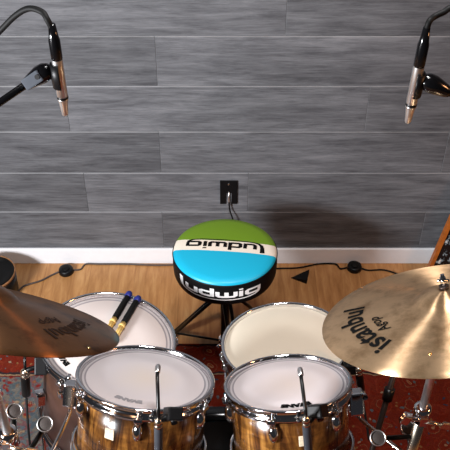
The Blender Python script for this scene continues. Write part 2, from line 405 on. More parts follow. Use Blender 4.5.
def puck(px, py, label, rad):
    c = at(px, py, Z=.012); c.y = min(c.y, WALL - .013 - rad)
    t = thing('foot_switch', label, 'foot switch', T(c.x, c.y, 0), 'foot switches on the floor')
    MB().lathe([(0, 0), (rad, 0), (rad, .012), (rad * .93, .02), (rad * .75, .022), (0, .022)], 40).build('housing', 'black_plastic', t)
    MB().lathe([(rad * .55, .0215), (rad * .55, .026), (rad * .5, .0275), (0, .0275)], 32).build('button', 'black_rubber', t)
    return c
c1 = puck(66, 270, 'round black foot switch on the left, on a cord above the dark cymbal', .031)
c2 = puck(354.5, 266.5, 'round black foot switch on the right, against the white baseboard', .031)
def floor_pts(l, z=.0045): return [at(x, y, Z=z) for x, y in l]
def fl(pts):
    out = [V(p) for p in pts]
    for p in out: p.y = min(p.y, WALL - .02)
    return out
cd = spline(fl(floor_pts([(18, 292), (24, 286), (40, 281)])) + [c1 + V((-.06, -.025, .0045 - c1.z)), c1 + V((-.031, -.008, .008 - c1.z))], 6)
tag(MB().tube(cd, .004, 8).build('cord', 'cable_grey'), 'brown cord running from the left foot switch under the dark cymbal', 'cord')
cd = spline([c1 + V((.031, .004, .008 - c1.z)), c1 + V((.06, .012, .0045 - c1.z))] + fl(floor_pts([(86, 263), (100, 262), (125, 263), (150, 265), (168, 265), (190, 264), (215, 266)])), 6)
tag(MB().tube(cd, .0035, 8).build('cord', 'cable_grey'), 'thin dark cord along the baseboard from the left foot switch to behind the stool', 'cord')
cd = spline(fl(floor_pts([(250, 270), (276, 268.5), (298, 267.8), (318, 264), (335, 263)])) + [c2 + V((-.06, -.004, .0045 - c2.z)), c2 + V((-.031, 0, .008 - c2.z))], 6)
tag(MB().tube(cd, .0035, 8).build('cord', 'black_rubber'), 'thin dark cord from behind the stool to the right foot switch', 'cord')
cd = spline([c2 + V((.031, -.006, .008 - c2.z)), c2 + V((.06, -.014, .0045 - c2.z))] + fl(floor_pts([(384, 270), (400, 275), (420, 283)])), 6)
tag(MB().tube(cd, .0035, 8).build('cord', 'black_rubber'), 'thin dark cord from the right foot switch to under the bright cymbal', 'cord')
# small wedge
a, b_, c_, d_ = at(290.5, 278, Z=0), at(309, 273, Z=0), at(306.5, 284, Z=0), None
mb = MB(); h = .022
mb.add([a, b_, c_, b_ + V((0, 0, h)), c_ + V((0, 0, h)), a + V((0.004, 0, .003))], [(0, 2, 1), (1, 2, 4, 3), (0, 1, 3, 5), (2, 0, 5, 4), (5, 3, 4)], False)
tag(mb.build('door_wedge', 'black_rubber'), 'small black wedge lying on the wood floor right of the stool', 'wedge')
# low round tub at the left edge
t = thing('tub', 'low round black tub with a brown rim at the left edge by the baseboard', 'tub', T(-.948, 2.41, 0))
MB().lathe([(0, 0), (.085, 0), (.098, .02), (.1, .12), (.094, .12), (.090, .108), (.05, .106), (0, .112)], 56).build('body', 'black_metal', t)
MB().lathe([(.0970, .117), (.1005, .113), (.1018, .119), (.1005, .124), (.0975, .124)], 56, close=True).build('rim', 'brown_rim', t)['label'] = 'thin brown rim'

# leaning framed panel at the right edge
pm = Matrix.Translation((.832, 2.485, 0)) @ Matrix.Rotation(math.radians(-6), 4, 'X')
t = thing('framed_panel', 'black glossy flecked panel in an orange-brown wooden frame leaning at the right edge', 'panel', pm)
def slab(pts, y0, y1):
    n = len(pts); vs = [(x, y0, z) for x, z in pts] + [(x, y1, z) for x, z in pts]
    return MB().add(vs, [tuple(range(n)), tuple(range(2 * n - 1, n - 1, -1))] + [(i, i + n, (i + 1) % n + n, (i + 1) % n) for i in range(n)], False)
hh = .62; le = .070
slab([(0.014, .014), (.69, .014), (.69 , hh - .014), (le * hh / .34 + .016, hh - .014)], .004, .02).build('panel_face', 'panel', t)
mb = MB()
L0, L1 = V((0, 0)), V((le * hh / .34, hh))
for pl in ([(0, 0), (.016, 0), (L1.x + .016, hh), (L1.x, hh)], [(0, 0), (.7, 0), (.7, .015), (.0, .015)], [(L1.x, hh - .015), (.7, hh - .015), (.7, hh), (L1.x, hh)], [(.685, 0), (.7, 0), (.7, hh), (.685, hh)]):
    s_ = slab(pl, 0, .024); mb.add(s_.v, s_.f, False)
mb.build('frame', 'orange_wood', t, doubles=False)

# ------------------------------------------------------------------ logo strokes (square rounded lettering with a long underline)
def stroke(pts, w, out):
    """flat ribbon with mitred corners; w a number or one per point"""
    pts = [V((p[0], p[1], 0)) for p in pts]; ws = w if isinstance(w, (list, tuple)) else [w] * len(pts)
    P = [pts[0]]; W = [ws[0]]
    for i in range(1, len(pts)):
        k = max(1, int((pts[i] - pts[i - 1]).length / .12))
        for j in range(1, k + 1): P.append(pts[i - 1].lerp(pts[i], j / k)); W.append(ws[i - 1] + (ws[i] - ws[i - 1]) * j / k)
    vs = []
    for i, p in enumerate(P):
        d0 = (P[i] - P[i - 1]).normalized() if i else (P[1] - P[0]).normalized()
        d1 = (P[i + 1] - P[i]).normalized() if i < len(P) - 1 else d0
        t_ = (d0 + d1).normalized(); nn = V((-t_.y, t_.x, 0)); sc = 1 / max(.5, nn.dot(V((-d0.y, d0.x, 0))))
        vs += [p + nn * W[i] * .5 * sc, p - nn * W[i] * .5 * sc]
    o = len(out[0]); out[0].extend(vs)
    out[1].extend([(o + 2 * i, o + 2 * i + 1, o + 2 * i + 3, o + 2 * i + 2) for i in range(len(P) - 1)])
def logo():
    out = ([], []); w = .31
    stroke([(-.02, 1.55), (.02, .62), (.10, .18), (.30, -.10), (.62, -.24), (1.4, -.36), (3.2, -.42), (5.2, -.40), (5.95, -.28), (6.25, -.02), (6.3, .35), (6.3, 1.0)], [.40, .34, .28, .24, .18, .15, .15, .16, .2, .24, .27, .27], out)
    stroke([(.62, 1.0), (.62, .28), (.78, .13), (1.35, .13)], w, out); stroke([(1.45, 1.0), (1.45, 0)], w, out)
    stroke([(2.6, .87), (1.98, .87), (1.85, .74), (1.85, .26), (1.98, .13), (2.6, .13)], w, out); stroke([(2.72, 1.5), (2.72, 0)], w, out)
    stroke([(3.12, 1.0), (3.12, .28), (3.26, .13), (4.28, .13), (4.42, .28), (4.42, 1.0)], w, out); stroke([(3.77, .95), (3.77, .13)], w, out)
    stroke([(4.83, 1.0), (4.83, 0)], w, out); stroke([(4.83, 1.42), (4.83, 1.2)], w, out)
    stroke([(6.2, .87), (5.42, .87), (5.28, .74), (5.28, .26), (5.42, .13), (6.2, .13)], w, out)
    return out

# ------------------------------------------------------------------ drum stool
TS = V((0, 2.114, 0)); TZ = .522
t = thing('drum_stool', 'round drum stool with green, cream and blue top and black side', 'stool', T(TS.x, TS.y, 0))
R = .181
ztop = TZ; zb = TZ - .104
top = MB().lathe([(R - .001, ztop - .012), (R - .003, ztop - .005), (R - .009, ztop - .000), (R - .03, ztop + .004), (R * .5, ztop + .009), (0, ztop + .011)], 96)
top.build('seat_top', 'throne', t)['label'] = 'green, cream and blue striped vinyl top'
MB().lathe([(R - .001, ztop - .012), (R, ztop - .018), (R + .001, ztop - .05), (R - .001, zb + .02), (R - .006, zb + .006), (R - .018, zb), (0, zb)], 96).build('seat_side', plain('black_vinyl', (.004, .004, .0045), .6, spec=.15), t)
MB().lathe([(R - .0035, ztop - .0125), (R - .001, ztop - .0095), (R + .0018, ztop - .0125), (R - .001, ztop - .0155)], 96, close=True).build('piping', 'black_plastic', t)
def seat_h(r):
    pr = [(0, .011), (R * .5, .009), (R - .03, .004), (R - .009, 0), (R - .003, -.005), (R, -.012)]
    for (r0, h0), (r1, h1) in zip(pr, pr[1:]):
        if r <= r1: return ztop + h0 + (h1 - h0) * (r - r0) / (r1 - r0)
    return ztop - .016
lv, lf = logo()
mb = MB(); k = .268 / 6.5; a = math.radians(180 - 5.5)
vs = []
for p in lv:
    x = (p.x - 3.15) * k; y = (p.y - .5) * k * .68
    X = x * math.cos(a) - y * math.sin(a); Y = x * math.sin(a) + y * math.cos(a)
    X += .0 ; Y += .0115
    vs.append((X, Y, seat_h(math.hypot(X, Y)) + .0009))
mb.add(vs, lf, False).build('top_lettering', 'ink', t)['label'] = 'black logo lettering on the cream band'
mb = MB(); vs = []
for p in lv:
    th = math.radians(-55) + (p.x + .1) / 6.5 * math.radians(95)
    rr = R + .0022
    vs.append((rr * math.sin(th), -rr * math.cos(th), ztop - .060 + p.y * .0240))
mb.add(vs, lf, False).build('side_lettering', 'white_print', t)['label'] = 'white logo lettering around the black side'
tl = Matrix.Translation((0, 0, zb)) @ Matrix.Rotation(math.radians(-4.0), 4, 'X') @ Matrix.Translation((0, 0, -zb))
for o in list(t.children): o.data.transform(tl)
MB().tube([(0, 0, zb + .002), (0, 0, zb - .02)], .055, 24).build('seat_bracket', 'black_metal', t)
MB().tube([(0, 0, zb - .01), (0, 0, .25)], .0125, 16).build('seat_post', 'black_metal', t)
MB().tube([(0, 0, .33), (0, 0, .035)], .0165, 16).build('outer_tube', 'black_metal', t)
mb = MB().lathe([(.016, .29), (.027, .292), (.027, .325), (.016, .327)], 24); mb.tube([(.02, -.01, .308), (.055, -.03, .312)], .006, 8); mb.build('collar', 'chrome', t)
mb = MB().lathe([(.016, .04), (.024, .042), (.024, .066), (.016, .068)], 24); mb.tube([(-.01, -.02, .055), (-.03, -.045, .06)], .007, 8); mb.build('base_collar', 'chrome', t)
for ang in (164, 284, 44):
    d = V((math.cos(math.radians(ang)), math.sin(math.radians(ang)), 0)); s_ = V((-d.y, d.x, 0))
    zf = RZ if ang == 284 else 0
    foot = d * .215 + V((0, 0, zf + .016))
    mb = MB()
    for q in (-.012, .012):
        mb.tube([d * .024 + s_ * q + V((0, 0, .30)), foot + s_ * q * .8], .0066, 8)
    for f_ in (.3, .7): mb.tube([(d * .024 + V((0, 0, .30))).lerp(foot, f_) - s_ * .0095, (d * .024 + V((0, 0, .30))).lerp(foot, f_) + s_ * .0095], .004, 6)
    lg = mb.build('leg', 'black_metal', t)
    MB().tube([d * .02 + V((0, 0, .045)), d * .2 + V((0, 0, zf + .03))], .0045, 8).build('leg_brace', 'black_metal', t)
    fm = Matrix.Translation(foot)
    MB().lathe([(0, -.016), (.012, -.016), (.016, -.006), (.015, .012), (.006, .018), (0, .018)], 16, fm).build('rubber_foot', 'black_rubber', lg)

# ------------------------------------------------------------------ drums
def drum(name, label, cat, C, n, R, depth, shell, nl, phi0, head, lug_z, rods=True, text=None, badge=None, group=None, lug_long=.05):
    m = frame(C, n); t = thing(name, label, cat, m, group)
    Rs = R - .013
    MB().lathe([(Rs - .006, -.014), (Rs, -.016), (Rs, -depth + .016), (Rs - .006, -depth + .014), (Rs - .006, -.014)], 96).build('shell', shell, t)
    def hoop_prof(s, z0):
        return [(r, z0 + s * z) for r, z in ((R - .0095, -.003), (R - .0075, -.0005), (R - .004, .0), (R, -.002), (R + .0005, -.005), (R - .004, -.006), (R - .0065, -.009), (R - .0065, -.021), (R - .001, -.023), (R - .001, -.031), (R - .009, -.031), (R - .009, -.024))]
    MB().lathe(hoop_prof(1, 0), 96, close=True).build('hoop', 'chrome', t)
    MB().lathe(hoop_prof(-1, -depth), 96, close=True).build('hoop', 'chrome', t)
    hd = MB().lathe([(R - .0095, -.022), (R - .0105, -.0135), (R - .013, -.011), (R * .5, -.0112), (0, -.0113)], 96).build('drumhead', head, t)
    MB().lathe([(Rs - .004, -depth + .012), (Rs * .5, -depth + .0115), (0, -depth + .0115)], 64).build('resonant_head', 'white_print', t)
    if text:
        body, size, ang, rad, ink, tw = text
        lv_, lf_ = letters(body, size, .0018 * size / .02, 0, 1.0)
        a = math.radians(ang); mb = MB(); w_ = max(abs(v.x) for v in lv_)
        vs = []
        for v in lv_:     # baseline follows the rim, letters turn their feet to the rim
            x = v.x * tw; th = a - x / rad; r_ = rad + v.y
            vs.append((r_ * math.cos(th), r_ * math.sin(th), -.0104))
        mb.add(vs, lf_, False).build('head_lettering', ink, hd)
    for i in range(nl):
        a = math.radians(phi0) + 2 * PI * i / nl
        o = Matrix.Rotation(a, 4, 'Z')
        hl = lug_long / 2
        lb = MB()
        # teardrop lug: a rounded, tapering pod standing off the shell
        prof = [(0, hl), (.006, hl * .96), (.0105, hl * .55), (.0125, hl * .1), (.0115, -hl * .35), (.007, -hl * .8), (0, -hl)]
        lb.lathe(prof, 16, o @ T(Rs + .005, 0, lug_z) @ Matrix.Scale(1.2, 4, (1, 0, 0)))
        lb.tube([o @ V((R - .002, 0, lug_z + hl * .5)), o @ V((R - .002, 0, lug_z + hl + .012))], .0052, 10)
        lg = lb.build('lug', 'chrome', t)
        if rods:
            rb = MB(); rb.tube([o @ V((R + .001, 0, lug_z + hl + .008)), o @ V((R + .001, 0, -.018))], .0028, 8)
            rb.lathe([(0, -.008), (.0038, -.008), (.0045, -.018), (.0085, -.019), (.0085, -.022), (0, -.022)], 10, o @ T(R + .001, 0, 0))
            rb.build('tension_rod', 'chrome', t)
            eb = MB(); eb.box(o @ V((R + .0005, 0, -.0265)), (.016, .02, .009), o.to_3x3(), .0015); eb.build('hoop_ear', 'chrome', t)
    if badge:
        a, z_ = badge; o = Matrix.Rotation(math.radians(a), 4, 'Z')
        mb = MB(); mb.box(o @ V((Rs + .001, 0, z_)), (.003, .024, .026), o.to_3x3(), .001); mb.build('badge', 'cream_badge', t)['label'] = 'small cream badge on the shell'
    return t, m
G = (.23, .215, .22)
rings = lambda: [(.850, .875, (.20, .18, .20), .8), (.905, .932, (.15, .13, .14), .85), (.875, .905, (.46, .43, .43), .6)]
HW = (.66, .60, .60)
RTL, RTR, RFT, RSN = .170, .1575, .200, .1925
TLC, TLN = V((-.1935, 1.296, .874)), V((.123, .456, 1))
TRC, TRN = V((.154, 1.294, .855)), V((-.087, .48, 1))
FTC, FTN = V((-.342, 1.625, .63)), V((.13, .06, 1))
SNC, SNN = V((.181, 1.652, .587)), V((-.07, .168, 1))
tomL, mTL = drum('rack_tom', 'amber figured-wood rack tom on the left, grey lettering on its white head', 'drum', TLC, TLN, RTL, .21, 'koa', 6, 30,
     head_mat('tom_head_worn', HW, rings(), RTL, (1.04, .98, .86)), -.062, text=('EVANS', .0175, 255, RTL * .68, 'ink_grey', 1.25), badge=(246, -.085), group=None)
tomR, mTR = drum('rack_tom', 'amber figured-wood rack tom on the right, black lettering on its white head', 'drum', TRC, TRN, RTR, .20, 'koa', 6, 12,
     head_mat('tom_head_clean', HW, rings(), RTR, (1.03, .98, .9)), -.062, text=('EVANS', .021, 276, RTR * .70, 'ink', 1.1), badge=(279, -.085))
ftom, mFT = drum('floor_tom', 'floor tom behind the left rack tom with two striking rods on its white head', 'drum', FTC, FTN, RFT, .36, 'walnut', 8, 10,
     head_mat('floor_tom_head', (.60, .53, .50), rings(), RFT), -.075, text=('EVANS', .020, 213, RFT * .74, 'ink', 1.2))
snare, mSN = drum('snare_drum', 'snare drum with a plain cream head beside the stool, behind the right rack tom', 'drum', SNC, SNN, RSN, .14, 'shaded_shell', 10, 8,
     head_mat('coated_head', (.80, .72, .58), [(.965, 1.0, (.5, .42, .33), .6)], RSN), -.070, lug_long=.04)
# floor tom legs
for a in (75, 205, 315):
    o = Matrix.Rotation(math.radians(a), 4, 'Z'); inv = mFT.inverted()
    top = mFT @ (o @ V((RFT + .012, 0, -.16))); bot = mFT @ (o @ V((RFT + .014, 0, -.36))); bot = V((bot.x, bot.y, .03)); foot = V((bot.x + math.cos(math.radians(a)) * .03, bot.y + math.sin(math.radians(a)) * .03, RZ + .012))
    lg = MB().tube([inv @ top, inv @ bot, inv @ foot], .0055, 10).build('leg', 'chrome', ftom)
    MB().lathe([(0, -.012), (.011, -.012), (.013, 0), (.01, .02), (0, .022)], 14, inv @ Matrix.Translation(foot)).build('rubber_foot', 'black_rubber', lg)
    mb = MB(); mb.box(o @ V((RFT + .003, 0, -.19)), (.03, .03, .05), o.to_3x3(), .005); mb.build('leg_bracket', 'chrome', ftom)
# snare stand
b0 = SNC - SNN.normalized() * .15
t = thing('snare_stand', 'chrome three-armed stand holding the snare drum', 'stand', T(b0.x, b0.y, 0))
MB().tube([(0, 0, .05), (0, 0, b0.z - .075)], .011, 14).build('post', 'chrome', t)
for a in (80, 200, 320):
    d = V((math.cos(math.radians(a)), math.sin(math.radians(a)), 0))
    q = mSN @ (Matrix.Rotation(math.radians(a), 4, 'Z') @ V((RSN - .02, 0, -.1475))) - V((b0.x, b0.y, 0)); q.z -= .002
    MB().tube([V((0, 0, b0.z - .08)), V((0, 0, b0.z - .08)).lerp(q, .5) - V((0, 0, .02)), q - V((0, 0, .004)), q + d * .034 + V((0, 0, .016))], .006, 8).build('basket_arm', 'chrome', t)
    MB().tube([V((0, 0, .2)), d * .2 + V((0, 0, RZ + .008))], .006, 8).build('leg', 'chrome', t)
# bass drum under the toms
bmx = Matrix.Translation((-.01, .96, .2985)) @ Matrix.Rotation(PI / 2, 4, 'X')
t = thing('bass_drum', 'bass drum under the two rack toms, shell painted dark for shade', 'drum', bmx)
Rb = .270
MB().lathe([(Rb, -.42), (Rb, .0), (Rb - .008, 0), (Rb - .008, -.42), (Rb, -.42)], 96).build('shell', 'shaded_shell', t)
for z0, z1 in ((-.455, -.415), (-.01, .03)):
    MB().lathe([(Rb + .004, z0), (Rb + .016, z0), (Rb + .016, z1), (Rb + .004, z1)], 96, close=True).build('hoop', 'black_gloss', t)
MB().lathe([(Rb + .003, .018), (Rb * .5, .019), (0, .019)], 64).build('front_head', 'black_gloss', t)
MB().lathe([(Rb + .003, -.443), (Rb * .5, -.443), (0, -.443)], 64).build('batter_head', 'white_print', t)
for i in range(8):
    o = Matrix.Rotation(PI / 8 + i * PI / 4, 4, 'Z')
    mb = MB().lathe([(0, .028), (.008, .025), (.012, 0), (.008, -.025), (0, -.028)], 14, o @ T(Rb + .004, 0, -.07)); mb.build('lug', 'chrome', t)

# striking rods on the floor tom
def rod(pa, pb, label):
    # pa: butt, pb: tip on the drumhead
    inv = mFT.inverted()
    def onhead(px, py):
        o_ = V((0, 0, H)); d = (at(px, py, 1.0) - o_); n_ = FTN.normalized()
        hz = FTC - n_ * (.0108 - .0085)
        return o_ + d * ((hz - o_).dot(n_) / d.dot(n_))
    A = onhead(*pa); B = onhead(*pb); L = .40
    d = (B - A).normalized(); nn = FTN.normalized()
    m = frame(A, d)
    m = m @ Matrix.Diagonal((1.3, 1.3, 1, 1)); m.translation = A + nn * .0028
    t = thing('drum_rod', label, 'drumstick', m, 'striking rods on the floor tom')
    MB().lathe([(0, -.004), (.0065, -.003), (.0082, .003), (.0082, .018), (.0072, .0195)], 18).build('butt_cap', 'blue_plastic', t)
    MB().lathe([(.0072, .018), (.0074, .022), (.0074, .118), (.0066, .121)], 18).build('grip', 'black_rubber', t)
    MB().lathe([(.0070, .130), (.0078, .131), (.0078, .139), (.0070, .140)], 18, close=True).build('band', 'stick_wood', t)
    mb = MB()
    for k in range(7):
        a = k * PI / 3; rr = .0 if k == 6 else .0044
        mb.tube([(rr * math.cos(a), rr * math.sin(a), .119), (rr * math.cos(a), rr * math.sin(a), .21)], .0022, 7)
    mb.build('dowels', 'stick_wood', t)
rod((129.5, 294), (110.5, 326), 'left of two rods, blue end and black grip, across the floor tom')
rod((138.5, 298.5), (119.0, 331.5), 'right of two rods, blue end and black grip, beside the dark cymbal tip')

# ------------------------------------------------------------------ cymbals
CP = [(0, .0545), (.015, .0535), (.035, .050), (.05, .043), (.058, .0365), (.066, .0325), (.1, .0285), (.15, .021), (.2, .012), (.235, .0045), (.254, 0)]
def cz(r):
    for (r0, h0), (r1, h1) in zip(CP, CP[1:]):
        if r <= r1: return h0 + (h1 - h0) * (r - r0) / (r1 - r0)
    return 0
def cymbal(label, C, n, mat, words, ink='ink', dot=None):
    m = frame(C, n); t = thing('cymbal', label, 'cymbal', m)
    up = [(.0055, .0545)] + CP[1:]
    prof = up + [(r, z - .0014) for r, z in reversed(up)]
    MB().lathe(prof, 160, close=True).build('plate', mat, t)
    for body, size, ang, rad, bold, sh in words:
        lv_, lf_ = letters(body, size, bold, sh, 1.05)
        bm = bmesh.new(); vv = [bm.verts.new(v) for v in lv_]
        for f in lf_:
            try: bm.faces.new([vv[i] for i in f])
            except ValueError: pass
        bmesh.ops.subdivide_edges(bm, edges=[e for e in bm.edges if e.calc_length() > .006], cuts=2, use_grid_fill=False)
        bmesh.ops.triangulate(bm, faces=bm.faces[:]); bm.verts.index_update()
        a = math.radians(ang); vs = []
        for v in bm.verts:
            th = a - v.co.x / rad; r_ = rad + v.co.y
            vs.append((r_ * math.cos(th), r_ * math.sin(th), cz(r_) + .0009))
        MB().add(vs, [[v.index for v in f.verts] for f in bm.faces], False).build('lettering', ink, t); bm.free()
    if dot:
        a = math.radians(dot[0]); p = V((dot[1] * math.cos(a), dot[1] * math.sin(a), cz(dot[1])))
        MB().lathe([(0, .002), (.0025, .0015), (.004, 0), (.004, -.001)], 12, Matrix.Translation(p)).build('rivet', 'brass', t)
    return t, m
CRC, CRN = V((.4473, 1.1471, 1.2577)), V((-.2265, .4357, 1))
CLC, CLN = V((-.4397, 1.0257, 1.3931)), V((.2873, .7656, 1))
cymR, mCR = cymbal('large bright bronze cymbal on the right, black lettering facing the rim', CRC, CRN, 'cym_bright',
       [('istanbul', .064, 188, .188, .0014, 0), ('Agop', .030, 194, .147, .0004, .25)], dot=(247, .19))
cymL, mCL = cymbal('large dark brown cymbal on the left, faint lettering, seen nearly edge-on', CLC, CLN, 'cym_dark',
       [('istanbul', .048, -12, .180, .0010, 0), ('Agop', .028, -18, .142, .0003, .25)], 'ink_brown', dot=(-24, .235))
def stand(label, C, n, clamp_z, dx):
    n = V(n).normalized(); t = thing('cymbal_stand', label, 'stand', T(C.x + dx, C.y, 0))
    hub = V((-dx, 0, C.z)) + n * .05
    tilt = V((0, 0, C.z - .06))
    MB().tube([hub - n * .045, hub + n * .036], .0042, 10).build('tilter_rod', 'chrome', t)
    mb = MB().tube([tilt - V((.016, 0, 0)), tilt + V((.016, 0, 0))], .013, 16); mb.tube([tilt, hub - n * .04], .007, 10); mb.build('tilter', 'chrome', t)
    fb = MB().tube([hub + n * .0055, hub + n * .012], .010, 16); fb.build('felt', 'dark_steel', t)
    wb = MB().tube([hub + n * .012, hub + n * .030], .006, 12)
    sd = V((1, 0, 0)); wb.tube([hub + n * .022 - sd * .012, hub + n * .022 + sd * .012], .0035, 8); wb.build('wing_nut', 'chrome', t)
    MB().tube([tilt, (0, 0, clamp_z)], .0092, 16).build('upper_tube', 'steel', t)
    MB().tube([(0, 0, clamp_z + .03), (0, 0, .46)], .0125, 16).build('middle_tube', 'nickel', t)
    MB().tube([(0, 0, .5), (0, 0, .07)], .0155, 16).build('lower_tube', 'nickel', t)
    for z_, r_ in ((clamp_z + .012, .0125), (.47, .0155)):
        cb_ = MB().lathe([(r_, -.024), (r_ + .007, -.022), (r_ + .007, .022), (r_ + .002, .026), (r_ - .004, .026)], 20, T(0, 0, z_))
        cb_.box((0, -r_ - .008, z_), (.018, .014, .03), None, .002)
        c_ = cb_.build('clamp', 'chrome', t)
        w2 = MB().tube([(.0, -r_ - .01, z_), (.04, -r_ - .016, z_ - .006)], .005, 10)
        w2.box((.052, -r_ - .017, z_ - .008), (.026, .006, .022), Matrix.Rotation(.3, 3, 'Y'), .002); w2.build('wing_screw', 'nickel', c_)
        w3 = MB().tube([(-.0, -r_ - .008, z_ + .004), (-.032, -r_ - .012, z_ + .012)], .0055, 10)
        w3.box((-.042, -r_ - .013, z_ + .015), (.02, .016, .03), Matrix.Rotation(.4, 3, 'Y'), .003); w3.build('hinge_block', 'chrome', c_)
    for a in (270, 30, 150):
        d = V((math.cos(math.radians(a)), math.sin(math.radians(a)), 0))
        lb = MB().tube([d * .016 + V((0, 0, .36)), d * .26 + V((0, 0, RZ + .014))], .007, 8); lb.tube([d * .016 + V((0, 0, .1)), d * .15 + V((0, 0, .17))], .0045, 8)
        lg = lb.build('leg', 'chrome', t)
        MB().lathe([(0, -.014), (.012, -.014), (.014, 0), (.009, .014), (0, .015)], 14, Matrix.Translation(d * .26 + V((0, 0, RZ + .014)))).build('rubber_foot', 'black_rubber', lg)
    return t
stR = stand('chrome stand under the bright right cymbal with wing screws on its clamp', CRC, CRN, .912, 0.0)
stL = stand('stand at the bottom left corner under the dark left cymbal', CLC, CLN, .995, -.014)

# tom mounts: bracket on the shell, L rod to the nearest cymbal stand
def mount(tom, m, R, a, Cst, zc):
    o = Matrix.Rotation(math.radians(a), 4, 'Z'); inv = m.inverted()
    br = MB(); br.box(o @ V((R + .010, 0, -.078)), (.036, .036, .062), o.to_3x3(), .005)
    bk = br.build('mount_bracket', 'chrome', tom)
    MB().tube([o @ V((R + .026, -.012, -.05)), o @ V((R + .026, -.036, -.05))], .007, 10).build('wing_screw', 'chrome', bk)
    p = m @ (o @ V((R + .016, 0, -.10)))
    e = V((Cst.x, Cst.y, zc)); q = V((p.x, p.y, zc))
    q2 = q.lerp(e, .12); q1 = q + V((0, 0, .02)); e2 = e + (q - e).normalized() * .017
    MB().tube([inv @ v for v in spline([p, q1, q2, e2], 6)], .0055, 10).build('mount_arm', 'chrome', tom)
mount(tomL, mTL, RTL, 176, CLC + V((-.014, 0, 0)), .752)
mount(tomR, mTR, RTR, 4, CRC, .742)

# ------------------------------------------------------------------ small gooseneck mics
def goose(label, body, neck, clamp, tail=None, r=.0095, bm_='mic_grey'):
    """body: two points (bottom, top); neck: points to the capsule; clamp: centre and the rim point it grips"""
    b0_, b1_ = body
    m = along(b0_, b1_); L = (b1_ - b0_).length; inv = m.inverted()
    t = thing('clip_microphone', label, 'microphone', m, 'small clip-on drum microphones')
    MB().lathe([(0, 0), (r * .8, 0), (r, .004), (r, L - .004), (r * .9, L)], 20).build('body', bm_, t)
    MB().lathe([(r * .9, L), (r * .98, L + .001), (r * .98, L + .008), (r * .8, L + .009), (r * .8, L + .012), (r * .98, L + .013), (r * .98, L + .02), (r * .55, L + .028), (0, L + .029)], 20).build('collar', 'nickel', t)['label'] = 'bright metal collar'
    pts = spline([inv @ p for p in neck], 8)
    MB().tube([V((0, 0, L + .02))] + pts, .0042, 10).build('gooseneck', 'black_metal', t)
    e = pts[-1]; d = (pts[-1] - pts[-4]).normalized()
    MB().lathe([(.0043, -.014), (.0062, -.012), (.0066, .004), (.0055, .009), (0, .0105)], 16, frame(e, d)).build('capsule', 'steel', t)['label'] = 'chrome capsule tip'
    c, g = [inv @ p for p in clamp]
    cl = MB(); cl.box(c, (.034, .030, .052), frame((0, 0, 0), (c - g) if (c - g).length > 1e-4 else (0, 0, 1)).to_3x3(), .004)
    cl.tube([V((0, 0, (c.z))), c], .007, 10); cl.tube([c, g], [.012, .008], 12); cl.build('rim_clamp', 'black_plastic', t)
    MB().tube([c + V((0, 0, -.012)), c + V((.004, -.014, -.016))], .0075, 12).build('clamp_knob', 'black_gloss', t)
    if tail: MB().tube([V((0, 0, .003))] + [inv @ p for p in spline(tail, 8)], .0035, 8).build('cable', 'black_rubber', t)
goose('gooseneck microphone with chrome tip over the left rack tom head', (at(158.5, 462, 1.085), at(158.3, 427, 1.095)),
      [at(158.3, 410, 1.10), at(157.8, 392, 1.13), at(157.3, 377, 1.16), at(157.8, 368.5, 1.185)], (at(173, 414, 1.118), mTL @ V((RTL * math.cos(math.radians(292)), RTL * math.sin(math.radians(292)), -.012))),
      [at(159, 470, 1.07), at(161, 500, 1.05)])
goose('gooseneck microphone with chrome tip over the right rack tom head', (at(309.5, 462, 1.085), at(306.3, 425, 1.095)),
      [at(305.4, 410, 1.10), at(303.4, 394, 1.13), at(301.5, 380, 1.16), at(300.3, 371.5, 1.185)], (at(318, 411, 1.13), mTR @ V((RTR * math.cos(math.radians(302)), RTR * math.sin(math.radians(302)), -.012))),
      [at(311, 470, 1.07), at(314, 500, 1.05)])
goose('dark microphone clipped to the floor tom rim, half hidden by the left cymbal', (at(26.3, 395, 1.50), at(25.2, 376, 1.50)),
      [at(25, 366, 1.50), at(25, 356, 1.52), at(29, 345, 1.56), at(40, 338, 1.58), at(52, 339, 1.585)], (at(41, 366, 1.52), mFT @ V((RFT * math.cos(math.radians(205)), RFT * math.sin(math.radians(205)), -.010))),
      [at(26.8, 404, 1.495), at(28, 425, 1.45), at(30, 445, 1.42)], .013, 'black_metal')
goose('dark microphone clipped to the snare rim under the bright cymbal', (at(361.5, 393, 1.50), at(359, 374, 1.505)),
      [at(358, 367, 1.51), at(355, 360, 1.53), at(350, 353, 1.56), at(344, 347, 1.58)], (at(350, 366, 1.53), mSN @ V((RSN * math.cos(math.radians(340)), RSN * math.sin(math.radians(340)), -.010))),
      [at(363, 402, 1.49), at(366, 420, 1.45), at(369, 440, 1.40)], .011, 'black_metal')

